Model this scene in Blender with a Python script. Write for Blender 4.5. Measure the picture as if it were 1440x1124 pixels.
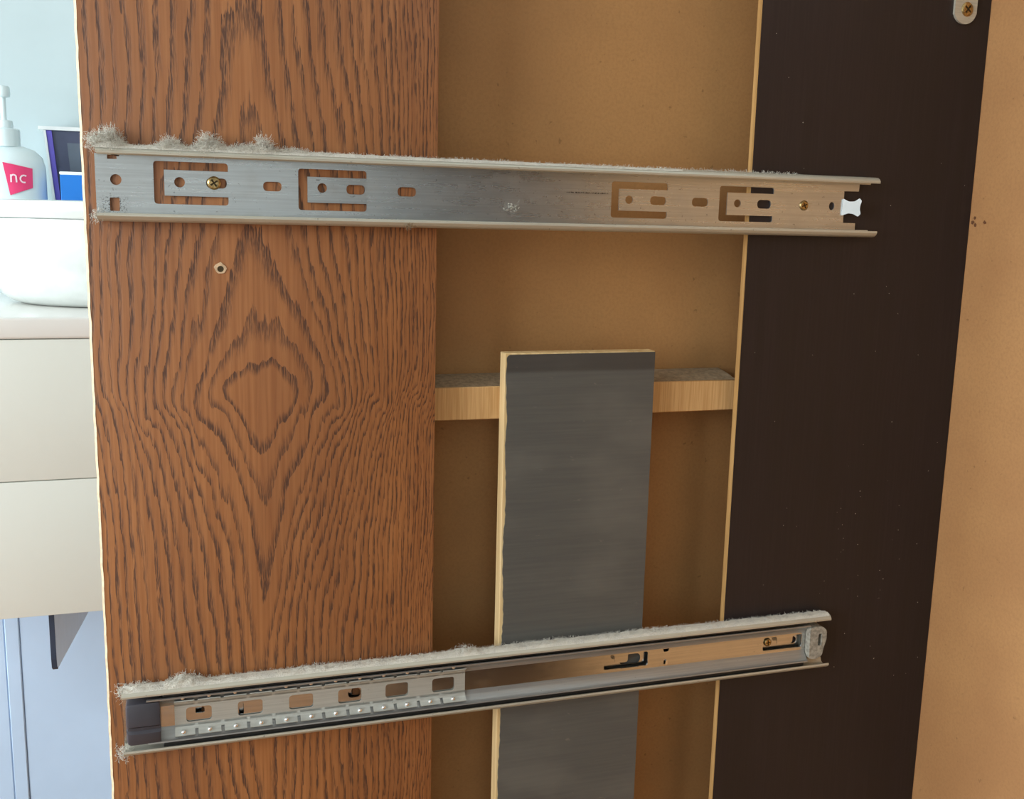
import bpy, bmesh, math, random
import numpy as np
from mathutils import Vector, Matrix
from mathutils.geometry import tessellate_polygon

for o in list(bpy.data.objects):
    bpy.data.objects.remove(o, do_unlink=True)
scene = bpy.context.scene
C = scene.collection
random.seed(7)
rng = np.random.default_rng(7)

# ------------------------------------------------------------------ camera
# world: X along the cabinet side towards its back, Y away from the camera, Z up; metres
cam_d = bpy.data.cameras.new('camera')
cam = bpy.data.objects.new('camera', cam_d)
C.objects.link(cam)
cam_d.sensor_fit = 'HORIZONTAL'
cam_d.sensor_width = 36.0
cam_d.lens = 1429.1 / 1440 * 36.0
cam_d.clip_start = 0.01
_yaw, _pitch, _roll = 0.3131, 0.1742, 0.0240
_f = Vector((math.sin(_yaw) * math.cos(_pitch), math.cos(_yaw) * math.cos(_pitch), -math.sin(_pitch)))
_r = Vector((math.cos(_yaw), -math.sin(_yaw), 0))
_u = _r.cross(_f)
_r2 = math.cos(_roll) * _r + math.sin(_roll) * _u
_u2 = -math.sin(_roll) * _r + math.cos(_roll) * _u
M = Matrix((_r2, _u2, -_f)).transposed().to_4x4()
M.translation = Vector((0.05786, -0.68464, 0.04224))
cam.matrix_world = M
scene.camera = cam

# ------------------------------------------------------------------ light
world = bpy.data.worlds.new('world')
scene.world = world
world.use_nodes = True
world.node_tree.nodes['Background'].inputs[0].default_value = (0.75, 0.88, 1.0, 1)
world.node_tree.nodes['Background'].inputs[1].default_value = 0.6


def area_light(name, loc, target, sx, sy, power, col):
    d = bpy.data.lights.new(name, 'AREA')
    d.shape = 'RECTANGLE'
    d.size, d.size_y, d.energy, d.color = sx, sy, power, col
    o = bpy.data.objects.new(name, d)
    C.objects.link(o)
    o.location = loc
    o.rotation_euler = (Vector(target) - Vector(loc)).to_track_quat('-Z', 'Y').to_euler()
    return o


# daylight by the larger window; second lamp added to brighten the wash stand
area_light('window_daylight', (-2.46, -1.25, 0.45), (0, -1.25, 0.45), 1.3, 1.5, 85, (0.95, 0.98, 1.0))
area_light('wash_stand_fill', (-2.46, 0.45, 0.20), (0, 0.45, 0.20), 0.8, 2.0, 86, (0.82, 0.93, 1.0))

vs = scene.view_settings
vs.view_transform = 'Standard'
vs.look = 'None'
vs.gamma = 1.0
vs.use_curve_mapping = False
vs.exposure = 0.0


# ------------------------------------------------------------------ node helpers
class V:
    """a scalar socket with arithmetic"""
    tree = None

    def __init__(self, s):
        self.s = s

    @staticmethod
    def op(o, *a, clamp=False):
        n = V.tree.nodes.new('ShaderNodeMath')
        n.operation = o
        n.use_clamp = clamp
        for i, x in enumerate(a):
            if isinstance(x, V):
                V.tree.links.new(x.s, n.inputs[i])
            else:
                n.inputs[i].default_value = x
        return V(n.outputs[0])

    def __add__(a, b): return V.op('ADD', a, b)
    __radd__ = __add__
    def __sub__(a, b): return V.op('SUBTRACT', a, b)
    def __rsub__(a, b): return V.op('SUBTRACT', b, a)
    def __mul__(a, b): return V.op('MULTIPLY', a, b)
    __rmul__ = __mul__
    def __truediv__(a, b): return V.op('DIVIDE', a, b)
    def __pow__(a, b): return V.op('POWER', a, b)
    def abs(a): return V.op('ABSOLUTE', a)
    def fract(a): return V.op('FRACT', a)
    def floor(a): return V.op('FLOOR', a)
    def clamp(a): return V.op('ADD', a, 0.0, clamp=True)
    def exp(a): return V.op('EXPONENT', a)

    def smooth(a, lo, hi):
        n = V.tree.nodes.new('ShaderNodeMapRange')
        n.interpolation_type = 'SMOOTHSTEP'
        V.tree.links.new(a.s, n.inputs[0])
        n.inputs[1].default_value, n.inputs[2].default_value = lo, hi
        return V(n.outputs[0])


def new_mat(name, rough=0.5, metal=0.0, spec=0.5):
    m = bpy.data.materials.new(name)
    m.use_nodes = True
    V.tree = m.node_tree
    b = m.node_tree.nodes['Principled BSDF']
    b.inputs['Roughness'].default_value = rough
    b.inputs['Metallic'].default_value = metal
    b.inputs['Specular IOR Level'].default_value = spec
    return m, b


def pos():
    g = V.tree.nodes.new('ShaderNodeNewGeometry')
    s = V.tree.nodes.new('ShaderNodeSeparateXYZ')
    V.tree.links.new(g.outputs['Position'], s.inputs[0])
    return V(s.outputs[0]), V(s.outputs[1]), V(s.outputs[2])


def vec(x, y, z):
    n = V.tree.nodes.new('ShaderNodeCombineXYZ')
    for i, a in enumerate((x, y, z)):
        if isinstance(a, V):
            V.tree.links.new(a.s, n.inputs[i])
        else:
            n.inputs[i].default_value = a
    return n.outputs[0]


def noise(v, scale=1.0, detail=3.0, rough=0.5, dist=0.0):
    n = V.tree.nodes.new('ShaderNodeTexNoise')
    V.tree.links.new(v, n.inputs['Vector'])
    n.inputs['Scale'].default_value = scale
    n.inputs['Detail'].default_value = detail
    n.inputs['Roughness'].default_value = rough
    n.inputs['Distortion'].default_value = dist
    return V(n.outputs['Fac'])


def hexc(r, g, b):
    f = lambda c: (c / 255 / 12.92) if c <= 10 else ((c / 255 + 0.055) / 1.055) ** 2.4
    return (f(r), f(g), f(b), 1)


def mix(fac, a, b):
    n = V.tree.nodes.new('ShaderNodeMix')
    n.data_type = 'RGBA'
    if isinstance(fac, V):
        V.tree.links.new(fac.s, n.inputs[0])
    else:
        n.inputs[0].default_value = fac
    for i, c in ((6, a), (7, b)):
        if isinstance(c, tuple):
            n.inputs[i].default_value = c
        else:
            V.tree.links.new(c, n.inputs[i])
    return n.outputs[2]


def setcol(b, c):
    if isinstance(c, tuple):
        b.inputs['Base Color'].default_value = c
    else:
        V.tree.links.new(c, b.inputs['Base Color'])


def setrough(b, v):
    V.tree.links.new(v.s, b.inputs['Roughness'])


def bump(b, h, strength=0.3, dist=0.001):
    n = V.tree.nodes.new('ShaderNodeBump')
    n.inputs['Strength'].default_value = strength
    n.inputs['Distance'].default_value = dist
    V.tree.links.new(h.s, n.inputs['Height'])
    V.tree.links.new(n.outputs[0], b.inputs['Normal'])


# ------------------------------------------------------------------ materials
MAT = {}


def oak():
    m, b = new_mat('oak_veneer', 0.42)
    x, y, z = pos()
    wob = noise(vec(x * 9, 0.0, z * 5), 1, 2) - 0.5
    u = x - 0.1035 - wob * 0.022
    v = z + 0.078 + (noise(vec(x * 42, 3.0, z * 10), 1, 3) - 0.5) * 0.075
    au = u.abs()
    k = ((v * v + 0.0001) ** 0.2) * 0.195 - 0.0309
    k = (1.0 - (k * -14.0).exp()) * 0.066
    up = v.smooth(-0.02, 0.03)
    fall = (((au * (12.0 + up * 1.5)) ** 1.7) * -1.0).exp()
    jag = (noise(vec(x * 420, 0.0, z * 26), 1, 3, 0.6) - 0.5)
    wav = (noise(vec(x * 18, 5.0, z * 7), 1, 3) - 0.5)
    r0 = 0.005 + up * 0.013
    aur = (u * u + r0 * r0) ** 0.5 - r0 * 0.75
    phi = aur + k * fall + jag * 0.0042 + wav * 0.011
    right = u.smooth(-0.02, 0.03)
    ph = phi * 104.0 + V.op('MAXIMUM', phi - 0.042, 0.0) * 80.0 + ((phi * 10.0) ** 4.0) * (1.0 + right * 6.0)
    t = ph.fract()
    ring = noise(vec(ph.floor() * 3.7, 0.0, 1.3), 1, 0)
    pores = noise(vec(x * 1300, 0.0, z * 90), 1, 2, 0.6)
    pores2 = noise(vec(x * 700, 4.0, z * 28), 1, 2, 0.6)
    dark = t.smooth(0.42, 0.95) * (1.0 - t.smooth(0.96, 1.0)) * ring.smooth(0.12, 0.52) * ph.smooth(1.35, 1.7)
    dark = (dark * (0.22 + pores.smooth(0.38, 0.58) * 1.0)).clamp()
    streak = (pores2.smooth(0.55, 0.75) * 0.30)
    fib = noise(vec(x * 420, 2.0, z * 9), 1, 3)
    tone = noise(vec(x * 16, 1.0, z * 4), 1, 3)
    c = mix(fib.smooth(0.3, 0.7), hexc(145, 92, 50), hexc(167, 112, 66))
    c = mix(tone.smooth(0.35, 0.7) * 0.5, c, hexc(128, 82, 50))
    c = mix(streak, c, hexc(110, 62, 36))
    c = mix(dark * 0.85, c, hexc(58, 38, 31))
    setcol(b, c)
    setrough(b, 0.47 + dark * 0.2)
    bump(b, 0.0 - dark, 0.25, 0.0006)
    return m


def mdf(name, c1, c2, rough=0.6):
    m, b = new_mat(name, rough, 0, 0.35)
    x, y, z = pos()
    p = vec(x, y, z)
    big = noise(p, 9, 3)
    fine = noise(p, 420, 3, 0.7)
    spk = noise(p, 170, 2, 0.6)
    c = mix(big.smooth(0.3, 0.7), c1, c2)
    c = mix(fine.smooth(0.35, 0.75) * 0.35, c, tuple(k * 0.72 if i < 3 else 1 for i, k in enumerate(c1)))
    c = mix(spk.smooth(0.70, 0.78) * 0.55, c, tuple(k * 0.45 if i < 3 else 1 for i, k in enumerate(c1)))
    setcol(b, c)
    return m


def laminate():
    m, b = new_mat('dark_laminate', 0.45, 0, 0.4)
    x, y, z = pos()
    g = noise(vec(x * 500, y * 500, z * 12), 1, 3, 0.6)
    g2 = noise(vec(x * 60, y * 60, z * 3), 1, 3)
    c = mix(g.smooth(0.35, 0.7), hexc(34, 27, 28), hexc(41, 33, 34))
    c = mix(g2.smooth(0.4, 0.7) * 0.5, c, hexc(32, 26, 23))
    setcol(b, c)
    bump(b, g, 0.04, 0.0003)
    return m


def slat_paint():
    m, b = new_mat('grey_black_slat_finish', 0.36, 0, 0.5)
    x, y, z = pos()
    g = noise(vec(x * 14, 0.0, z * 420), 1, 4, 0.6)
    big = noise(vec(x * 12, 1.0, z * 24), 1, 3)
    edge = z.smooth(-0.0665, -0.0635)
    scr = noise(vec(x * 60 + z * 40, 2.0, z * 150), 1, 3, 0.7)
    c = mix(g.smooth(0.35, 0.7), hexc(82, 83, 81), hexc(89, 90, 86))
    c = mix(big.smooth(0.45, 0.7) * 0.4, c, hexc(112, 111, 104))
    c = mix(edge * 0.65, c, hexc(52, 50, 49))
    c = mix(scr.smooth(0.66, 0.74) * 0.3, c, hexc(140, 132, 120))
    setcol(b, c)
    setrough(b, 0.36 + g * 0.06)
    bump(b, g, 0.03, 0.0003)
    return m


def plywood(name, c1, c2, ax=0):
    m, b = new_mat(name, 0.6, 0, 0.3)
    x, y, z = pos()
    g = noise(vec(x * 260, y * 260, z * 10), 1, 3) if ax == 0 else noise(vec(x * 900, y * 900, z * 25), 1, 3)
    c = mix(g.smooth(0.32, 0.68), c1, c2)
    setcol(b, c)
    return m


def steel(name, col, rough, dirt=0.5, metal=1.0):
    m, b = new_mat(name, rough, metal)
    x, y, z = pos()
    st = noise(vec(x * 12, y * 300, z * 900), 1, 3)
    bl = noise(vec(x * 55, y * 90, z * 90), 1, 4, 0.65)
    sp = noise(vec(x * 330, y * 330, z * 330), 1, 2, 0.6)
    c = mix(st.smooth(0.3, 0.7), col, tuple(k * 0.86 if i < 3 else 1 for i, k in enumerate(col)))
    c = mix(bl.smooth(0.5, 0.85) * dirt * 0.5, c, hexc(150, 144, 130))
    c = mix(sp.smooth(0.70, 0.74) * dirt, c, hexc(40, 32, 26))
    if name == 'zinc_steel':
        sn = noise(vec(x * 900, 0.0, z * 900), 1, 3, 0.6)
        line = 1.0 - ((z - 0.0628 - (sn - 0.5) * 0.0012).abs()).smooth(0.0002, 0.0007)
        c = mix(line * x.smooth(0.312, 0.322) * (1.0 - x.smooth(0.345, 0.349)) * sn.smooth(0.4, 0.55), c, hexc(38, 34, 30))
        sq = 1.0 - ((z - 0.0460).abs()).smooth(0.003, 0.0075)
        c = mix(sq * x.smooth(0.008, 0.014) * (1.0 - x.smooth(0.021, 0.029)) * sn.smooth(0.5, 0.62) * 0.8, c, hexc(52, 48, 46))
    setcol(b, c)
    setrough(b, (rough - 0.08) + st * 0.08 + bl.smooth(0.45, 0.8) * 0.08)
    return m


def plain(name, col, rough=0.5, metal=0.0, spec=0.5, var=0.08, sc=40):
    m, b = new_mat(name, rough, metal, spec)
    x, y, z = pos()
    n = noise(vec(x, y, z), sc, 3)
    setcol(b, mix(n.smooth(0.3, 0.7), col, tuple(k * (1 - var) if i < 3 else 1 for i, k in enumerate(col))))
    return m


MAT['oak'] = oak()
MAT['mdf'] = mdf('recessed_hardboard', hexc(161, 121, 76), hexc(173, 131, 82))
MAT['mdf_back'] = mdf('back_hardboard', hexc(168, 123, 80), hexc(180, 135, 88))
MAT['dark'] = laminate()
MAT['slat'] = slat_paint()
MAT['rawwood'] = plywood('raw_pale_wood', hexc(226, 200, 150), hexc(206, 176, 124))
MAT['rail'] = plywood('crossrail_wood', hexc(206, 168, 116), hexc(188, 148, 96), 1)
MAT['edge'] = plain('worn_pale_edge', hexc(220, 194, 158), 0.6, var=0.25, sc=300)
MAT['stilecore'] = plywood('stile_core_wood', hexc(196, 158, 102), hexc(172, 134, 82))
MAT['cage'] = steel('cage_steel', (0.50, 0.52, 0.48, 1), 0.4, 0.3, 0.4)
MAT['steel'] = steel('zinc_steel', (0.58, 0.62, 0.63, 1), 0.32, 0.4, 0.9)
MAT['steel2'] = steel('zinc_steel_inner', (0.66, 0.67, 0.66, 1), 0.22, 0.35)
MAT['raceway'] = steel('greased_raceway', (0.36, 0.37, 0.36, 1), 0.34, 0.3, 0.55)
MAT['lip'] = steel('dull_zinc_lip', (0.57, 0.565, 0.475, 1), 0.42, 0.4, 0.4)
MAT['shine'] = plain('bright_steel', (0.9, 0.92, 0.93, 1), 0.18, 1.0)
MAT['brass'] = plain('brass_screw', (0.62, 0.45, 0.20, 1), 0.32, 1.0, var=0.5, sc=700)
MAT['recess'] = plain('screw_recess', (0.08, 0.06, 0.03, 1), 0.6, 0.6)
MAT['gap_dark'] = plain('gap_black', hexc(26, 26, 25), 0.45, var=0.3, sc=400)  # black of the channel gaps, for the added strips
MAT['rubber'] = plain('charcoal_plastic', hexc(66, 66, 74), 0.35, var=0.2)
MAT['greyplastic'] = plain('dusty_grey_plastic', hexc(168, 166, 154), 0.6, var=0.45, sc=350)
def lint_mat():
    m, b = new_mat('lint', 0.95, 0, 0.1)
    x, y, z = pos()
    n = noise(vec(x, y, z), 1100, 4, 0.7)
    w = noise(vec(x, y, z), 150, 3)
    setcol(b, mix(n.smooth(0.3, 0.7), mix(w.smooth(0.35, 0.65), hexc(226, 224, 210), hexc(206, 206, 196)), hexc(238, 237, 226)))
    bump(b, n, 1.0, 0.0012)
    return m


MAT['dust'] = lint_mat()
MAT['dust_tan'] = plain('tan_lint', hexc(160, 142, 116), 0.95, 0, 0.1, var=0.3, sc=300)
MAT['white'] = plain('white_ceramic', hexc(220, 226, 222), 0.15)
MAT['vanity'] = plain('ivory_lacquer', hexc(222, 225, 216), 0.3, var=0.03, sc=5)
MAT['counter'] = plain('white_counter', hexc(226, 224, 218), 0.25, var=0.04, sc=5)
MAT['wall'] = plain('wall_daylight_tint', hexc(192, 208, 210), 0.7, var=0.05, sc=6)  # bluish tint of the daylight is put into the wall colour
MAT['panel_tint'] = plain('panel_daylight_tint', hexc(200, 226, 253), 0.25, var=0.06, sc=7)  # blue cast of the daylight is put into this colour
MAT['room'] = plain('room_plaster', hexc(200, 202, 200), 0.8, var=0.05, sc=3)
MAT['bracket'] = plain('grey_bracket', hexc(222, 228, 240), 0.4, var=0.05)
MAT['bracket_edge'] = plain('dark_bracket_edge', hexc(48, 62, 84), 0.5)
MAT['bottle'] = plain('white_bottle', hexc(222, 238, 240), 0.3, var=0.03)
MAT['pink'] = plain('pink_label', hexc(238, 66, 120), 0.4, var=0.05)
MAT['ink'] = plain('white_ink', hexc(252, 226, 236), 0.5)
MAT['purple'] = plain('purple_binding', hexc(104, 92, 190), 0.5)
MAT['slate'] = plain('slate_card', hexc(74, 80, 104), 0.45, var=0.1)
MAT['slate2'] = plain('slate_card_light', hexc(98, 110, 124), 0.45, var=0.1)
MAT['bluebox'] = plain('bright_blue_card', hexc(20, 120, 210), 0.45, var=0.05)
MAT['paper'] = plain('white_paper', hexc(236, 240, 238), 0.6)
MAT['stain'] = plain('brown_stain', hexc(112, 70, 40), 0.8, var=0.4, sc=600)


def floor_mat():
    m, b = new_mat('wood_floor', 0.35)
    x, y, z = pos()
    g = noise(vec(x * 6, y * 60, 0.0), 1, 4)
    setcol(b, mix(g.smooth(0.3, 0.7), hexc(176, 122, 74), hexc(150, 98, 56)))
    return m


MAT['floor'] = floor_mat()


# ------------------------------------------------------------------ mesh helpers
def tag(o, label=None, cat=None, group=None, kind=None):
    if label: o['label'] = label
    if cat: o['category'] = cat
    if group: o['group'] = group
    if kind: o['kind'] = kind
    return o


def empty(name, loc, label, cat, group=None):
    o = bpy.data.objects.new(name, None)
    o.empty_display_size = 0.02
    C.objects.link(o)
    o.location = loc
    return tag(o, label, cat, group)


def base_of(o):
    p = Vector((0, 0, 0))
    while o is not None:
        p += o.location
        o = o.parent
    return p


def link_mesh(name, verts, faces, mat, parent=None, smooth=False, origin=None):
    """verts in world coordinates"""
    off = base_of(parent)
    if origin is None:
        loc = Vector((0, 0, 0))
    else:
        loc = Vector(origin) - off
    base = off + loc
    me = bpy.data.meshes.new(name)
    me.from_pydata([(v[0] - base.x, v[1] - base.y, v[2] - base.z) for v in verts], [], faces)
    bm = bmesh.new()
    bm.from_mesh(me)
    bmesh.ops.recalc_face_normals(bm, faces=bm.faces)
    bm.to_mesh(me)
    bm.free()
    me.materials.append(MAT[mat])
    if smooth:
        me.polygons.foreach_set('use_smooth', [True] * len(me.polygons))
        me.set_sharp_from_angle(angle=math.radians(38))
    o = bpy.data.objects.new(name, me)
    C.objects.link(o)
    o.location = loc
    o.parent = parent
    return o


def box(name, x0, x1, y0, y1, z0, z1, mat, parent=None, bev=0.0, seg=2):
    bm = bmesh.new()
    bmesh.ops.create_cube(bm, size=1)
    for v in bm.verts:
        v.co = Vector(((x0 + x1) / 2 + v.co.x * (x1 - x0), (y0 + y1) / 2 + v.co.y * (y1 - y0), (z0 + z1) / 2 + v.co.z * (z1 - z0)))
    if bev:
        bmesh.ops.bevel(bm, geom=list(bm.edges), offset=bev, segments=seg, profile=0.5, affect='EDGES')
    bm.verts.index_update()
    vs_ = [v.co[:] for v in bm.verts]
    fs = [[v.index for v in f.verts] for f in bm.faces]
    bm.free()
    return link_mesh(name, vs_, fs, mat, parent, bool(bev))


def rect(x0, x1, z0, z1):
    return [(x0, z0), (x1, z0), (x1, z1), (x0, z1)]


def rpoly(pts, r, n=4):
    """round the corners of a polygon"""
    out = []
    N = len(pts)
    for i in range(N):
        p, a, b = Vector(pts[i]), Vector(pts[i - 1]), Vector(pts[(i + 1) % N])
        da, db = (a - p), (b - p)
        rr = min(r, da.length * 0.49, db.length * 0.49)
        p0, p1 = p + da.normalized() * rr, p + db.normalized() * rr
        for k in range(n + 1):
            t = k / n
            q = p0 * (1 - t) ** 2 + p * 2 * t * (1 - t) + p1 * t * t
            out.append((q.x, q.y))
    return out


def circ(cx, cz, r, n=16, rz=None):
    rz = rz or r
    return [(cx + r * math.cos(2 * math.pi * i / n), cz + rz * math.sin(2 * math.pi * i / n)) for i in range(n)]


def plate_geo(outer, holes, yf, yb, bend=None):
    """outline and holes in x-z, extruded from yf (towards camera) to yb"""
    loops = [outer] + list(holes)
    flat = [p for l in loops for p in l]
    tris = tessellate_polygon([[Vector((p[0], p[1], 0)) for p in l] for l in loops])
    n = len(flat)
    bd = bend or (lambda x, z: 0.0)
    verts = [(p[0], yf + bd(*p), p[1]) for p in flat] + [(p[0], yb + bd(*p), p[1]) for p in flat]
    faces = [list(t) for t in tris] + [[t[2] + n, t[1] + n, t[0] + n] for t in tris]
    s = 0
    for l in loops:
        L = len(l)
        for i in range(L):
            a, c = s + i, s + (i + 1) % L
            faces.append([a, c, c + n, a + n])
        s += L
    return verts, faces


def profile_geo(path, th, x0, x1, skew=0.0):
    """a thin sheet: open path of (y,z) points, thickness th, extruded along x"""
    P = [Vector(p) for p in path]
    nrm = []
    for i in range(len(P)):
        d = (P[min(i + 1, len(P) - 1)] - P[max(i - 1, 0)]).normalized()
        nrm.append(Vector((-d.y, d.x)))
    loop = [p + n * th / 2 for p, n in zip(P, nrm)] + [p - n * th / 2 for p, n in reversed(list(zip(P, nrm)))]
    L = len(loop)
    verts = [(x0, p.x, p.y) for p in loop] + [(x1 + skew, p.x, p.y) for p in loop]
    faces = [[i, (i + 1) % L, (i + 1) % L + L, i + L] for i in range(L)]
    H = len(P)
    for i in range(H - 1):
        a, b_, c, d = i, i + 1, L - 2 - i, L - 1 - i
        faces.append([a, b_, c, d])
        faces.append([a + L, d + L, c + L, b_ + L])
    return verts, faces


def join(*geos):
    v, f = [], []
    for gv, gf in geos:
        n = len(v)
        v += gv
        f += [[i + n for i in q] for q in gf]
    return v, f


def lathe_geo(prof, cx, cy, cz, axis='z', n=32, sx=1.0, sy=1.0):
    """prof: (radius, height) pairs"""
    v, f = [], []
    for r, h in prof:
        for k in range(n):
            a = 2 * math.pi * k / n
            if axis == 'z':
                v.append((cx + sx * r * math.cos(a), cy + sy * r * math.sin(a), cz + h))
            else:
                v.append((cx + r * math.cos(a), cy - h, cz + r * math.sin(a)))
    m = len(prof)
    for i in range(m - 1):
        for k in range(n):
            f.append([i * n + k, i * n + (k + 1) % n, (i + 1) * n + (k + 1) % n, (i + 1) * n + k])
    f.append(list(range(n))[::-1])
    f.append([(m - 1) * n + k for k in range(n)])
    return v, f


# ------------------------------------------------------------------ the room
ZF, ZC = -1.15, 1.35
o = box('floor', -2.6, 0.9, -2.6, 1.5, ZF - 0.05, ZF, 'floor'); tag(o, 'warm brown wooden floor of the room', kind='structure')
o = box('ceiling', -2.6, 0.9, -2.6, 1.5, ZC, ZC + 0.05, 'room'); tag(o, 'pale plaster ceiling', kind='structure')
wb = box('wall_back', -2.6, 0.9, 1.35, 1.45, ZF, ZC, 'wall'); tag(wb, 'pale wall behind the washbasin with bluish daylight in its colour', kind='structure')
o = box('wall_right', 0.70, 0.9, -2.6, 1.35, ZF, ZC, 'room'); tag(o, 'pale plaster wall behind the cabinet back', kind='structure')


def boxgeo(x0, x1, y0, y1, z0, z1):
    v = [(x, y, z) for x in (x0, x1) for y in (y0, y1) for z in (z0, z1)]
    return v, [[0, 1, 3, 2], [4, 6, 7, 5], [0, 4, 5, 1], [2, 3, 7, 6], [0, 2, 6, 4], [1, 5, 7, 3]]


def wall_with_window(name, wins, lo, hi, a0, a1, label):
    geos, a = [], a0
    for (wn, w0, w1, z0, z1) in wins:
        geos += [boxgeo(lo, hi, a, w0, ZF, ZC), boxgeo(lo, hi, w0, w1, ZF, z0), boxgeo(lo, hi, w0, w1, z1, ZC)]
        a = w1
    geos.append(boxgeo(lo, hi, a, a1, ZF, ZC))
    tag(link_mesh(name, *join(*geos), 'room'), label, kind='structure')
    t = 0.04
    for k, (wn, w0, w1, z0, z1) in enumerate(wins):
        fr = [boxgeo(lo, hi, w0 + 0.001, w0 + t, z0 + 0.001, z1 - 0.001), boxgeo(lo, hi, w1 - t, w1 - 0.001, z0 + 0.001, z1 - 0.001),
              boxgeo(lo, hi, w0 + t, w1 - t, z0 + 0.001, z0 + t), boxgeo(lo, hi, w0 + t, w1 - t, z1 - t, z1 - 0.001),
              boxgeo(lo, hi, (w0 + w1) / 2 - t / 2, (w0 + w1) / 2 + t / 2, z0 + t, z1 - t)]
        tag(link_mesh(wn, *join(*fr), 'counter'), ('white frame of the larger window', 'white frame of the added window by the wash stand')[k], kind='structure')


o = box('wall_front', -2.6, 0.9, -2.6, -2.40, ZF, ZC, 'room'); tag(o, 'pale plaster wall behind the camera', kind='structure')
wall_with_window('wall_left', (('window_1', -1.9, -0.6, -0.3, 1.2), ('added_window', 0.05, 0.85, -0.8, 1.2)), -2.42, -2.40, -2.4, 1.35, 'pale plaster wall with a window and an added second one')  # second window is added, tall so its light reaches the lower wall

# wall panels under the wash stand, bluish daylight put into their colour
edges = [-0.95, -0.62, -0.288, -0.262, -0.02, 0.30]
for i in range(len(edges) - 1):
    box('panel', edges[i] + 0.0003, edges[i + 1] - 0.0003, 1.350 - (0.012 if i != 2 else 0.014), 1.3499, ZF + 0.001, -0.53, 'panel_tint', wb, 0.002, 1)

# ------------------------------------------------------------------ the wash stand and what is on it
VX0, VX1 = -0.62, 0.32
van = empty('wash_stand', (-0.15, 0.76, -0.502), 'ivory wall-hung wash stand with two flush drawers and white counter', 'cabinet')
box('body', VX0 + 0.004, VX1 - 0.004, 0.772, 1.336, -0.500, -0.128, 'vanity', van, 0.002)
box('counter_slab', VX0 - 0.008, VX1 + 0.008, 0.750, 1.349, -0.1235, -0.0955, 'counter', van, 0.004, 3)
box('drawer_front', VX0, VX1, 0.752, 0.7715, -0.3125, -0.1243, 'vanity', van, 0.0015)
box('drawer_front', VX0, VX1, 0.752, 0.7715, -0.502, -0.3135, 'vanity', van, 0.0015)
prof = [(0.775, -0.498), (0.775, -0.575), (0.778, -0.588), (0.786, -0.594), (0.796, -0.597), (1.335, -0.705), (1.335, -0.498)]
n = len(prof)
bv = [(-0.1345, y, z) for y, z in prof] + [(-0.1290, y, z) for y, z in prof]
bf = [list(range(n)), list(range(n, 2 * n))[::-1]] + [[i, (i + 1) % n, (i + 1) % n + n, i + n] for i in range(n)]
br = link_mesh('support_bracket', bv, bf, 'bracket', van)
br['label'] = 'grey tapered support plate under the wash stand'
prof2 = [(0.7742, -0.498), (0.7742, -0.575), (0.7772, -0.5886), (0.7856, -0.5948), (0.7866, -0.5936), (0.7788, -0.5876), (0.776, -0.575), (0.776, -0.498)]
n = len(prof2)
bv = [(-0.1352, y, z) for y, z in prof2] + [(-0.1283, y, z) for y, z in prof2]
bf = [[0, 1, 6, 7], [1, 2, 5, 6], [2, 3, 4, 5], [n, n + 7, n + 6, n + 1], [n + 1, n + 6, n + 5, n + 2], [n + 2, n + 5, n + 4, n + 3]] + [[i, (i + 1) % n, (i + 1) % n + n, i + n] for i in range(n)]
link_mesh('edge_trim', bv, bf, 'bracket_edge', br)

# oval wash basin
bas = empty('wash_basin', (0.02, 1.00, -0.0955), 'white oval wash basin with raised rim standing on the counter', 'basin')
prof = [(0.140, 0.0), (0.152, 0.001), (0.164, 0.006), (0.174, 0.016), (0.181, 0.034), (0.185, 0.07), (0.1865, 0.122),
        (0.1862, 0.1245), (0.1845, 0.1255), (0.178, 0.1255), (0.172, 0.12), (0.166, 0.085), (0.15, 0.045), (0.11, 0.02), (0.03, 0.012), (0.004, 0.011)]
link_mesh('bowl', *lathe_geo(prof, 0.02, 1.00, -0.0955, 'z', 64, 1.28, 0.86), 'white', bas, True)
prof = [(0.181, 0.1262), (0.1885, 0.1262), (0.1905, 0.129), (0.191, 0.145), (0.189, 0.1495), (0.184, 0.151), (0.178, 0.1495), (0.176, 0.145), (0.176, 0.129), (0.178, 0.1262), (0.181, 0.1262)]
v, f = lathe_geo(prof, 0.02, 1.00, -0.0955, 'z', 64, 1.28, 0.86)
link_mesh('rim', v, f[:-2], 'white', bas, True)

# pump bottle behind the basin
bx, by = -0.2185, 1.225
bot = empty('pump_bottle', (bx, by, -0.0955), 'white pump bottle with a pink label, behind the wash basin', 'bottle')
prof = [(0.052, 0.0), (0.058, 0.004), (0.060, 0.012), (0.060, 0.205), (0.056, 0.222), (0.044, 0.234), (0.026, 0.240), (0.022, 0.241)]
link_mesh('bottle_body', *lathe_geo(prof, bx, by, -0.0955, 'z', 40, 1.0, 0.62), 'bottle', bot, True)
prof = [(0.0205, 0.238), (0.0235, 0.239), (0.0235, 0.266), (0.021, 0.268), (0.0135, 0.269), (0.0135, 0.279), (0.0125, 0.281), (0.005, 0.281)]
link_mesh('collar', *lathe_geo(prof, bx, by, -0.0955, 'z', 32), 'bottle', bot, True)
prof = [(0.0045, 0.279), (0.0045, 0.318), (0.011, 0.319), (0.012, 0.322), (0.012, 0.333), (0.010, 0.336), (0.003, 0.337)]
noz = profile_geo([(by - 0.004, 0.229), (by + 0.004, 0.229)], 0.010, bx - 0.045, bx + 0.0)
link_mesh('pump_head', *join(lathe_geo(prof, bx, by, -0.0955, 'z', 24), noz), 'bottle', bot, True)
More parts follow.
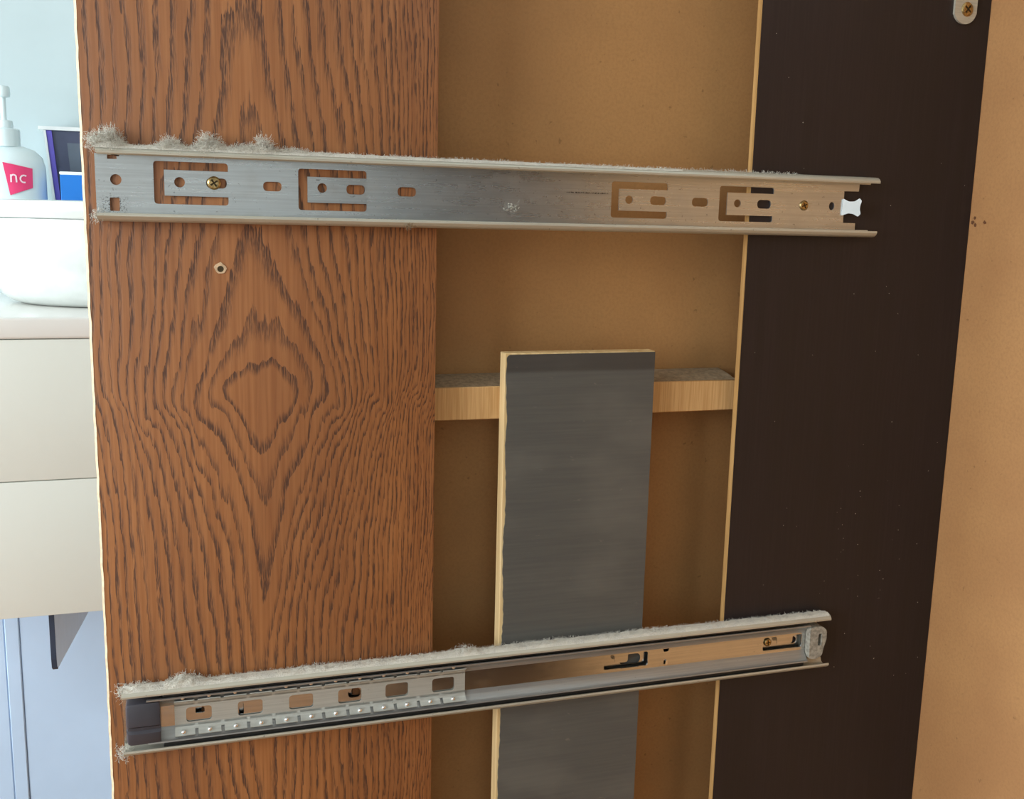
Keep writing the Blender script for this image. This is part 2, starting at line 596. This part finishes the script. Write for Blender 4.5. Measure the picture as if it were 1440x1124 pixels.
# curved label on the bottle body
def bottle_surface(px, pz, lift):
    a = max(-0.99, min(0.99, (px - bx) / 0.060))
    return (px, by - (0.062 * 0.60 + lift) * math.sqrt(1 - a * a) - lift, pz)
def wrap_label(name, outline, lift, mat, parent):
    xs = [p[0] for p in outline]
    geo_v, geo_f = [], []
    top = outline[0], outline[1]
    botm = outline[3], outline[2]
    N = 10
    for k in range(N + 1):
        t = k / N
        for (p, q) in (botm, top):
            geo_v.append(bottle_surface(p[0] * (1 - t) + q[0] * t, p[1] * (1 - t) + q[1] * t, lift))
    for k in range(N):
        geo_f.append([2 * k, 2 * k + 2, 2 * k + 3, 2 * k + 1])
    nn = len(geo_v)
    geo_v += [(x, y + 0.0006, z) for x, y, z in geo_v]
    geo_f += [[i + nn for i in q][::-1] for q in geo_f]
    return link_mesh(name, geo_v, geo_f, mat, parent, True)
lb = wrap_label('label', [(-0.2190, 0.1170), (-0.1760, 0.1083), (-0.1768, 0.0768), (-0.2100, 0.0640)], 0.0010, 'pink', bot)
# lettering n c on the label, built as strokes that follow the bottle
def stroke(points, w):
    v, f = [], []
    for i in range(len(points) - 1):
        a, b_ = Vector(points[i]), Vector(points[i + 1])
        d = (b_ - a).normalized()
        nr = Vector((-d.y, d.x)) * w / 2
        s = len(v)
        for q in (a + nr, b_ + nr, b_ - nr, a - nr):
            v.append(bottle_surface(q.x, q.y, 0.0018))
        f.append([s, s + 1, s + 2, s + 3])
    return v, f
L0, ZB, HL = -0.2075, 0.0850, 0.0125
letters = [stroke([(L0, ZB), (L0 + 0.0002, ZB + HL)], 0.0024),
           stroke([(L0, ZB + HL * 0.8), (L0 + 0.004, ZB + HL), (L0 + 0.0075, ZB + HL * 0.85), (L0 + 0.008, ZB)], 0.0024),
           stroke([(L0 + 0.019 + 0.0055 * math.cos(a), ZB + HL * 0.47 + HL * 0.47 * math.sin(a)) for a in [math.radians(k) for k in range(50, 320, 30)]], 0.0024)]
link_mesh('lettering', *join(*letters), 'ink', lb)

# dark upright box and the blue box in front of it
cr = empty('upright_box', (-0.105, 1.30, -0.0955), 'slate grey upright box with purple side strip and white top, behind the basin', 'box')
def slab(name, q, y0, y1, mat, parent, smooth=False):
    return link_mesh(name, *plate_geo(q, [], y0, y1), mat, parent, smooth)
slab('box_body', [(-0.1335, -0.0955), (-0.02, -0.0955), (-0.02, 0.1785), (-0.1545, 0.1785)], 1.302, 1.335, 'slate', cr)
slab('side_strip', [(-0.1415, -0.0955), (-0.1340, -0.0955), (-0.1550, 0.1785), (-0.1640, 0.1785)], 1.300, 1.335, 'purple', cr)
slab('outer_sleeve', [(-0.1460, -0.0955), (-0.1418, -0.0955), (-0.1643, 0.1785), (-0.1680, 0.1785)], 1.299, 1.337, 'paper', cr)
slab('top_flap', [(-0.1760, 0.1788), (-0.0185, 0.1788), (-0.0185, 0.1850), (-0.1760, 0.1850)], 1.296, 1.338, 'paper', cr)
slab('printed_panel', [(-0.126, 0.075), (-0.03, 0.075), (-0.03, 0.158), (-0.131, 0.158)], 1.3012, 1.3019, 'slate2', cr)
bb = empty('blue_box', (-0.08, 1.215, -0.0955), 'small bright blue box with white lid edge, beside the upright box', 'box')
box('box_body', -0.1345, -0.035, 1.195, 1.236, -0.0955, 0.1000, 'bluebox', bb, 0.001, 1)
box('lid', -0.1352, -0.0342, 1.1945, 1.2365, 0.1002, 0.1052, 'paper', bb, 0.001, 1)

# ------------------------------------------------------------------ the cabinet
cab = empty('drawer_cabinet', (0.33, 0.0, -0.75), 'open drawer cabinet side with oak front stile, dark rear stile and tan hardboard', 'cabinet')
Z0, Z1 = -0.75, 0.42
oakp = box('front_stile', 0.0014, 0.2229, 0.0, 0.020, Z0, Z1, 'oak', cab, 0.0006, 2)
oakp['label'] = 'brown oak veneered front stile with cathedral grain'
# raw chamfered front edge of the oak stile, slightly uneven
v, f = [], []
N = 220
for i in range(N + 1):
    z = Z0 + (Z1 - Z0) * i / N
    j = 0.0005 * math.sin(i * 1.7) * math.sin(i * 0.31) + random.uniform(-0.00025, 0.00025)
    v += [(0.0015 + j * 0.4, -0.0001, z), (0.0000 + j * 0.4, 0.0018, z), (0.0000, 0.020, z), (0.0013, 0.020, z)]
for i in range(N):
    a = i * 4
    for k in range(4):
        f.append([a + k, a + (k + 1) % 4, a + 4 + (k + 1) % 4, a + 4 + k])
f += [[0, 1, 2, 3], [N * 4 + 3, N * 4 + 2, N * 4 + 1, N * 4]]
e = link_mesh('edge_band', v, f, 'edge', oakp); e['label'] = 'pale worn edge'
box('light_stop_post', 0.0015, 0.05, 0.0202, 0.0448, Z0, Z1, 'rawwood', cab)  # unseen post added to block light leaking in behind the oak
dk = link_mesh('rear_stile', *plate_geo(rect(0.4640, 0.6660, Z0, Z1), [], 0.0, 0.0012), 'dark', cab)
dk['label'] = 'near-black laminated rear stile'
e = box('stile_core', 0.4638, 0.6660, 0.0013, 0.0072, Z0, Z1, 'stilecore', dk); e['label'] = 'pale raw edge of the dark stile'
box('light_stop_post', 0.60, 0.6660, 0.0074, 0.0448, Z0, Z1, 'rawwood', cab)  # matching unseen post added behind the dark stile
o = box('side_skin', 0.0015, 0.6660, 0.0450, 0.0490, Z0, Z1, 'mdf', cab); o['label'] = 'tan hardboard recessed between the stiles'
o = box('back_panel', 0.6663, 0.6780, -0.85, 0.0490, Z0, Z1, 'mdf_back', cab); o['label'] = 'tan hardboard back panel'
rl = box('cross_rail', 0.2100, 0.4700, 0.0140, 0.0449, -0.1010, -0.0768, 'rail', cab, 0.0006, 1); rl['label'] = 'pale plywood cross rail'
# unseen opposite stile, widened to darken slide reflections; also the unseen cabinet floor
box('opposite_stile', 0.3300, 0.6660, -0.850, -0.838, Z0, Z1, 'dark', cab)
box('bottom_panel', 0.0, 0.6660, -0.85, 0.0445, Z0 - 0.018, Z0 - 0.0005, 'mdf_back', cab)

# torn nail hole in the oak
hx, hz = 0.0800, 0.0074
outl = [(hx + (0.0036 + random.uniform(-0.0007, 0.0007)) * math.cos(a), hz + (0.0036 + random.uniform(-0.0007, 0.0007)) * math.sin(a)) for a in [2 * math.pi * k / 13 for k in range(13)]]
link_mesh('torn_rim', *plate_geo(outl, [circ(hx + 0.0002, hz - 0.0002, 0.0021, 9)], -0.0006, 0.0001), 'edge', oakp)['label'] = 'torn pale rim of a nail hole'
link_mesh('hole_core', *plate_geo(circ(hx + 0.0002, hz - 0.0002, 0.0022, 9), [], -0.0002, 0.0001), 'recess', oakp)

# brown stain on the back panel
stain_v, stain_f = [], []
for (sy, sz, r) in ((-0.0055, 0.0530, 0.0018), (-0.0035, 0.0495, 0.0022), (-0.0065, 0.0475, 0.0018), (-0.0165, 0.0495, 0.0018)):
    s = len(stain_v)
    K = 12
    for k in range(K):
        a = 2 * math.pi * k / K
        rr = r * random.uniform(0.5, 1.1)
        stain_v.append((0.6661, sy + rr * math.cos(a), sz + rr * math.sin(a)))
    stain_f.append(list(range(s, s + K)))
o = link_mesh('glue_stain', stain_v, stain_f, 'stain', cab)
o['label'] = 'dark brown glue stain on the back panel'

# ------------------------------------------------------------------ the grey slat
SL, SR, ST, SB = 0.2742, 0.3918, -0.0512, -0.75
sl = empty('wooden_slat', (0.333, 0.007, SB), 'upright wooden slat with worn grey-black face and pale raw edges', 'board')
box('slat_core', SL, SR, 0.0022, 0.0135, SB, ST, 'rawwood', sl, 0.0004, 1)
pts = []
zz = ST - 0.0075
pts_left = []
while zz > SB:
    d = 0.0022 + 0.0007 * math.sin(zz * 70) + random.uniform(-0.00035, 0.00035)
    if zz > -0.11:
        d = 0.0012 + 0.0004 * math.sin(zz * 300) + (0.001 if zz < -0.085 else 0)
    pts_left.append((SL + d, zz))
    zz -= 0.0035
cor = [(SL + 0.0042 - 0.003 * math.sin(a), ST - 0.0045 + 0.0035 * math.cos(a)) for a in [math.radians(k) for k in (0, 20, 40, 60, 80)]]
outline = [(SR - 0.0002, ST - 0.0007)] + cor + pts_left + [(SL + 0.002, SB), (SR - 0.0002, SB)]
o = link_mesh('face_veneer', *plate_geo(outline, [], 0.0010, 0.0021), 'slat', sl)
o['label'] = 'scuffed grey-black face'

# ------------------------------------------------------------------ drawer slides
def lip_path(zc, h, s, web, d0=-0.0008):
    """one flange of an outer channel, s=+1 upper, -1 lower"""
    p = [(d0, web), (d0 - 0.0003, h - 0.0045), (-0.0020, h - 0.0022), (-0.0040, h - 0.0009), (-0.0070, h - 0.0006),
         (-0.0098, h - 0.0010), (-0.0118, h - 0.0022), (-0.0127, h - 0.0036), (-0.0125, h - 0.0047)]
    return [(y, zc + s * z) for y, z in p]


def cross_screw(name, x, z, y, r, parent, mat='brass', ang=0.3):
    """pan head with a recessed cross"""
    w, l = r * 0.13, r * 0.62
    c, s = math.cos(ang), math.sin(ang)
    cr_ = [(l, w), (w, w), (w, l), (-w, l), (-w, w), (-l, w), (-l, -w), (-w, -w), (-w, -l), (w, -l), (w, -w), (l, -w)]
    cr_ = [(x + a * c - b_ * s, z + a * s + b_ * c) for a, b_ in cr_]
    dome = []
    rings = [(r * 0.72, 0.0), (r * 0.88, 0.0003), (r, 0.0009), (r, 0.0016)]
    v, f = [], []
    n = 24
    for rr, dy in rings:
        for k in range(n):
            a = 2 * math.pi * k / n
            v.append((x + rr * math.cos(a), y + dy, z + rr * math.sin(a)))
    for i in range(len(rings) - 1):
        for k in range(n):
            f.append([i * n + k, i * n + (k + 1) % n, (i + 1) * n + (k + 1) % n, (i + 1) * n + k])
    face = plate_geo(circ(x, z, r * 0.72, n), [cr_], y, y + 0.0012)
    so = link_mesh(name, *join((v, f), face), mat, parent, True)
    link_mesh('cross_recess', *plate_geo(circ(x, z, l * 1.05, 12), [], y + 0.0009, y + 0.0012), 'recess', so)
    return so


def uslot(x0, x1, zb, zt, bar, arm, r=0.002, x1b=None):
    """a U-shaped slot that is open to the right, leaving a tongue"""
    x1b = x1b or x1
    return rpoly([(x1, zt), (x0, zt), (x0, zb), (x1b, zb), (x1b, zb + arm), (x0 + bar, zb + arm), (x0 + bar, zt - arm), (x1, zt - arm)], r)


def oslot(x0, x1, z0, z1):
    return rpoly(rect(x0, x1, z0, z1), min(x1 - x0, z1 - z0) * 0.48, 5)


# ---- upper slide: the empty outer channel
zc = 0.0588
H = 0.0228
us = empty('drawer_slide', (0.288, 0.0, zc - H), 'upper drawer slide, an empty steel channel with U-shaped cut-outs and linty top', 'drawer slide', 'drawer slides on the cabinet side')
XL, XR = 0.0078, 0.5675
W = H - 0.0046
outer = [(XL, zc - W), (0.5562, zc - W), (0.5560, 0.0466), (0.5451, 0.0466), (0.5440, 0.0706), (0.5572, 0.0708), (0.5575, zc + W), (XL, zc + W)]
tongues = [(0.0415, 0.0862, 0.0474, 0.0736, 0.0062, 0.0052), (0.1300, 0.1745, 0.0458, 0.0722, 0.0058, 0.0050),
           (0.3500, 0.3942, 0.0462, 0.0716, 0.0056, 0.0050), (0.4365, 0.4822, 0.0456, 0.0712, 0.0062, 0.0046)]
holes = [rpoly([(0.0150, 0.0737), (0.0205, 0.0737), (0.0205, 0.0768), (0.0222, 0.0768)][:3] + [(0.0205, 0.0755), (0.0220, 0.0755), (0.0220, 0.0765), (0.0150, 0.0765)], 0.0003, 2),
         rpoly(rect(0.0155, 0.0212, 0.0424, 0.0505), 0.0004, 2),
         circ(0.0195, 0.0614, 0.0033)]
tongue_holes = [[circ(0.0568, 0.0610, 0.0032), oslot(0.0728, 0.0853, 0.0580, 0.0642)], [circ(0.1453, 0.0603, 0.0031), oslot(0.1611, 0.1733, 0.0568, 0.0630)],
                [circ(0.3636, 0.0590, 0.0030), oslot(0.3803, 0.3931, 0.0559, 0.0620)], [circ(0.4514, 0.0589, 0.0029), oslot(0.4684, 0.4801, 0.0556, 0.0620)]]
for (x0, x1, zb, zt, bar, arm) in tongues:
    holes.append(rpoly([(x1, zt), (x0, zt), (x0, zb), (x1, zb)], 0.0022))
holes += [oslot(0.1078, 0.1194, 0.0572, 0.0632), oslot(0.1953, 0.2079, 0.0565, 0.0626), oslot(0.4141, 0.4273, 0.0557, 0.0620), circ(0.5336, 0.0591, 0.0024, 14, 0.0031)]
bp = link_mesh('back_plate', *plate_geo(outer, holes, -0.0014, -0.0003), 'steel', us)
for (x0, x1, zb, zt, bar, arm), th in zip(tongues, tongue_holes):
    ou = [(x1 + 0.0004, zb + arm), (x1 + 0.0004, zt - arm), (x0 + bar, zt - arm), (x0 + bar, zb + arm)]
    link_mesh('tongue', *plate_geo(ou, th, -0.00142, -0.0003, lambda x, z: -0.0009 * (x1 - x) / (x1 - x0)), 'steel', bp)
link_mesh('upper_lip', *profile_geo(lip_path(zc, H, 1, W - 0.0006), 0.0011, XL + 0.0012, XR), 'lip', us, True)
link_mesh('lower_lip', *profile_geo(lip_path(zc, H, -1, W - 0.0006), 0.0011, XL + 0.0006, XR + 0.0006), 'lip', us, True)
cross_screw('screw', 0.0775, 0.0612, -0.0036, 0.0042, us, ang=0.6)['label'] = 'worn brass screw'
cross_screw('screw', 0.5089, 0.0589, -0.0026, 0.0038, us, ang=0.4)['label'] = 'brass screw'
# bright spring latch in the end notch
lat = [(0.5425, 0.0520), (0.5480, 0.0540), (0.5520, 0.0535), (0.5560, 0.0515), (0.5582, 0.0535), (0.5572, 0.0575), (0.5575, 0.0605), (0.5585, 0.0635), (0.5565, 0.0655),
       (0.5525, 0.0630), (0.5480, 0.0628), (0.5430, 0.0650)]
lv = link_mesh('spring_latch', *plate_geo(rpoly([(0.5425 + (a - 0.5425) * 0.78, b_) for a, b_ in lat], 0.0008, 3), [], -0.0022, -0.0012, lambda x, z: -0.0090 * (x - 0.5425) / 0.016), 'shine', us)
lv['label'] = 'bright spring latch in the end notch'

# ---- lower slide: outer channel, middle channel, ball cage
zc = -0.2938
H = 0.0236
ls = empty('drawer_slide', (0.282, 0.0, zc - H), 'lower drawer slide with nested channels, ball cage and charcoal bumper', 'drawer slide', 'drawer slides on the cabinet side')
XL, XR = 0.0098, 0.5556
W = H - 0.0046
holes = [oslot(0.060, 0.072, zc - 0.003, zc + 0.003), oslot(0.096, 0.112, zc - 0.003, zc + 0.003), oslot(0.163, 0.175, zc - 0.003, zc + 0.003), oslot(0.372, 0.39, zc - 0.004, zc + 0.004), circ(0.528, zc, 0.003)]
link_mesh('back_plate', *plate_geo(rect(XL, 0.5500, zc - W, zc + W), holes, -0.0014, -0.0003), 'steel2', ls)
link_mesh('upper_lip', *profile_geo(lip_path(zc, H, 1, W - 0.0006), 0.0011, XL, XR), 'lip', ls, True)
link_mesh('lower_lip', *profile_geo(lip_path(zc, H, -1, W - 0.0006), 0.0011, XL, XR + 0.001), 'lip', ls, True)

WM = 0.0074
MX0, MX1 = 0.0250, 0.5370


def mid_path(s, off=0.0, end=0.0):
    p = [(-0.0050, WM - 0.0004), (-0.0052, WM + 0.0010), (-0.0062, WM + 0.0032), (-0.0080, WM + 0.0054), (-0.0100, WM + 0.0074), (-0.0116, WM + 0.0079), (-0.0124, WM + 0.0078)]
    return [(y, zc + s * z) for y, z in p]


def hanging(x0, x1, zb, zt, a0, a1):
    """oblong hole with a tongue hanging into it from above"""
    return rpoly([(x0, zb), (x1, zb), (x1, zt), (a1, zt), (a1, zb + (zt - zb) * 0.42), (a0, zb + (zt - zb) * 0.42), (a0, zt), (x0, zt)], 0.0022, 4)


zh = zc + 0.0008
mholes = [hanging(0.3575, 0.3948, zh - 0.0060, zh + 0.0058, 0.3665, 0.3775), hanging(0.4975, 0.5340, zh - 0.0060, zh + 0.0054, 0.5105, 0.5250),
          rpoly([(0.4075, zh + 0.0062), (0.4130, zh + 0.0064), (0.4122, zh + 0.0038), (0.4085, zh + 0.0036)], 0.0006, 2),
          rpoly(rect(0.4085, 0.4105, zh - 0.0066, zh - 0.0034), 0.0005, 2)]
mholes += [rpoly([(0.0560, zh - 0.0012), (0.0620, zh - 0.0012), (0.0620, zh + 0.0030), (0.0560, zh + 0.0030)], 0.0012, 3),
           oslot(0.0846, 0.0880, zh - 0.0060, zh + 0.0030), oslot(0.1600, 0.1690, zh - 0.0036, zh + 0.0036)]
geo = plate_geo(rect(MX0, MX1, zc - WM, zc + WM), mholes, -0.0056, -0.0046)
mo = link_mesh('middle_channel', *geo, 'steel2', ls, True)
for s_ in (1, -1):
    link_mesh('raceway', *profile_geo(mid_path(s_), 0.0010, MX0, MX1), 'raceway', mo, True)
link_mesh('bent_tongue', *plate_geo(rpoly([(0.4095, zh - 0.0066), (0.4115, zh - 0.0064), (0.4112, zh - 0.0030), (0.4098, zh - 0.0032)], 0.0004, 2), [], -0.0068, -0.0058), 'shine', mo)
cross_screw('screw', 0.5040, zh - 0.0002, -0.0032, 0.0034, ls, ang=0.1)['label'] = 'brass screw seen through the slot'

# ball cage lying in the middle channel
CX0, CX1 = 0.0425, 0.2460
wins = [0.0585, 0.0925, 0.1272, 0.1614, 0.1954, 0.2298]
ch = [oslot(c_ - 0.0086, c_ + 0.0082, zc - 0.0056, zc + 0.0050) for c_ in wins]
ch = [rpoly(rect(c_ - 0.0086, c_ + 0.0082, zc - 0.0056, zc + 0.0050), 0.0026, 4) for c_ in wins]
cg = [plate_geo(rect(CX0, CX1, zc - 0.0070, zc + 0.0070), ch, -0.0068, -0.0062)]
balls = [0.0480 + 0.01712 * k for k in range(12)]
def cage_path(s):
    p = [(-0.0065, 0.0068), (-0.0069, 0.0082), (-0.0082, 0.0100), (-0.0100, 0.0118), (-0.0116, 0.0128)]
    if s > 0:
        p = [(-0.0065, 0.0068), (-0.0067, 0.0082), (-0.0074, 0.0098), (-0.0090, 0.0112), (-0.0104, 0.0118)]
    return [(y, zc + s * z) for y, z in p]
seg = [CX0] + [(balls[k] + balls[k + 1]) / 2 for k in range(11)] + [CX1]
for s in (1, -1):
    for k in range(12):
        gap = 0.0011
        cg.append(profile_geo(cage_path(s), 0.0006, seg[k] + (gap if k else 0), seg[k + 1] - (gap if k < 11 else 0)))
    cg.append(profile_geo(cage_path(s)[:3], 0.0006, CX0, CX1))
cage = link_mesh('ball_cage', *join(*cg), 'cage', ls, True)
cage['label'] = 'thin steel ball cage with oblong windows'


def ball_mesh():
    bm = bmesh.new()
    bmesh.ops.create_icosphere(bm, subdivisions=2, radius=0.0017)
    me = bpy.data.meshes.new('ball')
    bm.to_mesh(me)
    bm.free()
    me.materials.append(MAT['shine'])
    me.polygons.foreach_set('use_smooth', [True] * len(me.polygons))
    return me


bme = ball_mesh()
for s in (-1, 1):
    for xb in balls:
        b_ = bpy.data.objects.new('ball', bme)
        C.objects.link(b_)
        b_.parent = cage
        b_.location = Vector((xb, -0.0099, zc - 0.0108) if s < 0 else (xb, -0.0092, zc + 0.0138)) - base_of(ls)

# dark strips added to blacken the gaps between outer and middle channel
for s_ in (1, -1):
    o = box('gap_shade_strip', 0.035, 0.534, -0.0108, -0.0060, min(zc + s_ * 0.0162, zc + s_ * 0.0196), max(zc + s_ * 0.0162, zc + s_ * 0.0196), 'gap_dark', ls, 0.0004, 1)
    o['label'] = 'dark strip added to blacken the channel gap'

# charcoal bumper at the front end
v, f = [], []
bprof = [(-0.0015, 0.0150), (-0.0095, 0.0150), (-0.0118, 0.0142), (-0.0124, 0.0125), (-0.0124, -0.0015), (-0.0108, -0.0030), (-0.0108, -0.0050), (-0.0126, -0.0066),
         (-0.0128, -0.0120), (-0.0120, -0.0145), (-0.0095, -0.0152), (-0.0015, -0.0152)]
sec = [(0.0118, 0.80), (0.0128, 0.95), (0.0145, 1.0), (0.0325, 1.0), (0.0335, 0.96)]
L = len(bprof)
for x, k in sec:
    for y, z in bprof:
        v.append((x, -0.0015 + (y + 0.0015) * (k if k < 1 else 1), zc - 0.0006 + z * k))
for i in range(len(sec) - 1):
    for j in range(L):
        f.append([i * L + j, i * L + (j + 1) % L, (i + 1) * L + (j + 1) % L, (i + 1) * L + j])
f.append(list(range(L)))
f.append([(len(sec) - 1) * L + j for j in range(L)][::-1])
o = link_mesh('bumper', v, f, 'rubber', ls, True); o['label'] = 'charcoal plastic bumper'
# dusty end stop
out = rpoly([(0.5378, zc - 0.0135), (0.5440, zc - 0.0145), (0.5500, zc - 0.0120), (0.5515, zc - 0.004), (0.5535, zc + 0.002), (0.5530, zc + 0.010), (0.5490, zc + 0.0135), (0.5420, zc + 0.0140), (0.5375, zc + 0.0130)], 0.002, 4)
o = link_mesh('end_stop', *join(plate_geo(out, [rpoly(rect(0.5455, 0.5490, zc - 0.003, zc + 0.0075), 0.0015, 3)], -0.0118, -0.0070), plate_geo(out, [], -0.0070, -0.0016)), 'greyplastic', ls)
o['label'] = 'dusty grey plastic end stop'

# ------------------------------------------------------------------ steel strap at the top right
mb = empty('metal_strap', (0.6405, 0.0, 0.2022), 'rounded pale steel strap screwed to the dark rear stile', 'bracket')
out = [(0.6300, 0.40), (0.6303, 0.2075)] + [(0.6405 + 0.0104 * math.cos(a), 0.2108 + 0.0100 * math.sin(a)) for a in [math.radians(k) for k in range(200, 345, 12)]] + [(0.6510, 0.2090), (0.6508, 0.40)]
link_mesh('strap_plate', *plate_geo(out, [], -0.0022, -0.0002), 'lip', mb)
cross_screw('screw', 0.6417, 0.2118, -0.0034, 0.0054, mb, ang=0.9)['label'] = 'brass cross-head screw'


# ------------------------------------------------------------------ lint and dust
def fibres(n, start, seglen, nseg, rad, curl=0.9, up=0.3):
    """many fine bent fibres as three-sided tubes; start(i) gives (point, reach)"""
    V_, F_ = [], []
    for i in range(n):
        p, reach = start()
        d = Vector((random.gauss(0, 1), random.gauss(0, 0.8), random.gauss(up, 0.8))).normalized()
        r = rad * random.uniform(0.6, 1.3)
        s = len(V_)
        p = Vector(p)
        for k in range(nseg + 1):
            a = d.orthogonal().normalized()
            b_ = d.cross(a)
            for q in range(3):
                an = 2.0944 * q
                V_.append(p + (a * math.cos(an) + b_ * math.sin(an)) * r)
            p = p + d * seglen * reach * random.uniform(0.6, 1.2)
            d = (d + Vector((random.gauss(0, curl), random.gauss(0, curl), random.gauss(0, curl))) * 0.6).normalized()
        for k in range(nseg):
            for q in range(3):
                F_.append([s + 3 * k + q, s + 3 * k + (q + 1) % 3, s + 3 * k + 3 + (q + 1) % 3, s + 3 * k + 3 + q])
    return V_, F_


def mat_strip(x0, x1, y0, y1, zfun, hfun, nx, ny):
    """a lumpy layer lying on a ledge"""
    v, f = [], []
    jit = rng.random((nx + 1, ny + 1))
    for _ in range(2):
        jit = (jit + np.roll(jit, 1, 0) + np.roll(jit, -1, 0)) / 3
    jit = (jit - 0.5) * 1.6 + 0.5
    for i in range(nx + 1):
        x = x0 + (x1 - x0) * i / nx
        for j in range(ny + 1):
            t = j / ny
            y = y0 + (y1 - y0) * t
            edge = min(1.0, 4 * t, 4 * (1 - t)) if 0 < j < ny else 0.0
            h = hfun(x) * edge * (0.45 + 0.9 * jit[i, j])
            v.append((x + (jit[i, j] - 0.5) * 0.0006, y, zfun(x, y) + h))
    for i in range(nx):
        for j in range(ny):
            a = i * (ny + 1) + j
            f.append([a, a + 1, a + ny + 2, a + ny + 1])
    return v, f


def bumps(lst):
    return lambda x: sum(h * math.exp(-((x - c) / w) ** 2) for c, w, h in lst)


# upper slide
ztop = 0.0588 + 0.0228
hb = bumps([(0.0175, 0.006, 0.0085), (0.010, 0.006, 0.003), (0.052, 0.007, 0.0045), (0.0745, 0.0065, 0.0075), (0.098, 0.012, 0.0030), (0.108, 0.004, 0.0060), (0.125, 0.010, 0.002)])
hbase = lambda x: 0.0004 + 0.0009 * max(0, 1 - x / 0.34) + hb(x) * 0.45
def ledge(x, y, zt):
    return zt - 0.0004 - max(0, (-0.0098 - y)) * 0.55 - max(0, (y + 0.004)) * 0.5
def start_u():
    while True:
        x = random.uniform(0.008, 0.50)
        w = 0.08 + 0.25 * max(0, 1 - x / 0.30) + hb(x) * 120
        if random.random() < w:
            break
    y = random.uniform(-0.0122, -0.0015)
    h = hb(x)
    z = ledge(x, y, ztop) + random.uniform(0, 1) ** 1.3 * (h * 1.0 + 0.0006)
    return (x, y, z), 0.5 + min(1.0, h * 170)
def start_end(x, z, s):
    return lambda: ((x + random.gauss(0, s), random.uniform(-0.012, -0.001), z + random.gauss(0, s)), 0.8)
g = [mat_strip(0.0085, 0.40, -0.0125, -0.0008, lambda x, y: ledge(x, y, ztop), hbase, 400, 7),
     fibres(6500, start_u, 0.0010, 5, 0.00009),
     fibres(120, start_end(0.0085, 0.0385, 0.0018), 0.0010, 4, 0.00011),
     fibres(160, start_end(0.0075, 0.0835, 0.0022), 0.0012, 4, 0.00011)]
o = link_mesh('lint', *join(*g), 'dust')
tag(o, 'pale fluffy lint tufts along the top of the upper drawer slide', 'lint', kind='stuff')

# lower slide
zt2 = -0.2938 + 0.0236
hb2 = bumps([(0.050, 0.009, 0.0045), (0.020, 0.010, 0.0012), (0.135, 0.012, 0.0008), (0.245, 0.008, 0.0022), (0.31, 0.02, 0.0006), (0.39, 0.02, 0.0006)])
def start_l():
    while True:
        x = random.uniform(0.010, 0.552)
        if random.random() < 0.35 + hb2(x) * 220:
            break
    y = random.uniform(-0.0115, -0.0005)
    return (x, y, ledge(x, y, zt2) + 0.0006 + random.uniform(0, 1) ** 1.2 * (hb2(x) * 1.1 + 0.0007)), 0.6 + min(0.9, hb2(x) * 170)
g = [mat_strip(0.0105, 0.5545, -0.0118, -0.0004, lambda x, y: ledge(x, y, zt2), lambda x: 0.0010 + hb2(x) * 0.8, 560, 7),
     fibres(4500, start_l, 0.0009, 4, 0.00009),
     fibres(150, start_end(0.0095, -0.3165, 0.0020), 0.0012, 4, 0.00011),
     fibres(110, start_end(0.0095, -0.2720, 0.0020), 0.0012, 4, 0.00011)]
o = link_mesh('lint', *join(*g), 'dust')
tag(o, 'grey-white dust layer lying along the top of the lower drawer slide', 'dust', kind='stuff')

# dust on the cross rail
o = link_mesh('ledge_dust', *join(mat_strip(0.2110, 0.4695, 0.0145, 0.0448, lambda x, y: -0.0767 + max(0.0, y - 0.022) * 0.22, lambda x: 0.0012, 160, 12),
              fibres(260, lambda: ((random.uniform(0.225, 0.462), random.uniform(0.0145, 0.03), -0.0762), 0.5), 0.001, 4, 0.0001)), 'dust_tan')
tag(o, 'grey dust lying on the cross rail ledge', 'dust', kind='stuff')

# tiny specks clinging to the dark stile and the slides
sv, sf = [], []
def speck(x, y, z, r):
    s = len(sv)
    for dx, dy, dz in ((1, 0, 0), (-1, 0, 0), (0, -0.6, 0), (0, 0.3, 0), (0, 0, 1), (0, 0, -1)):
        sv.append((x + dx * r * random.uniform(0.6, 1.3), y + dy * r, z + dz * r * random.uniform(0.6, 1.3)))
    for t in ((0, 2, 4), (2, 1, 4), (1, 3, 4), (3, 0, 4), (2, 0, 5), (1, 2, 5), (3, 1, 5), (0, 3, 5)):
        sf.append([s + i for i in t])
for i in range(36):
    speck(random.gauss(0.585, 0.03), -0.0002, random.gauss(-0.20, 0.06), random.uniform(0.00015, 0.0004))
for i in range(30):
    speck(random.uniform(0.47, 0.66), -0.0002, random.uniform(-0.35, 0.2), random.uniform(0.0002, 0.0004))
sv = [(min(x, 0.664), y, z) for x, y, z in sv]
o = link_mesh('dust_specks', sv, sf, 'dust')
tag(o, 'tiny pale dust specks on the dark rear stile', 'dust', kind='stuff')
# clump of lint on the upper channel plate
o = link_mesh('lint_clump', *fibres(70, lambda: ((random.gauss(0.2745, 0.0025), -0.0020, random.gauss(0.0507, 0.0014)), 0.6), 0.001, 4, 0.00012), 'dust')
tag(o, 'small lint clump stuck inside the upper channel', 'lint', kind='stuff')
o = link_mesh('lint_clump', *fibres(60, lambda: ((random.gauss(0.2010, 0.0016), -0.0126, random.gauss(0.0370, 0.0010)), 0.6), 0.001, 4, 0.00012), 'dust_tan')
tag(o, 'tan fibre knot hanging from the lower lip of the upper slide', 'lint', kind='stuff')
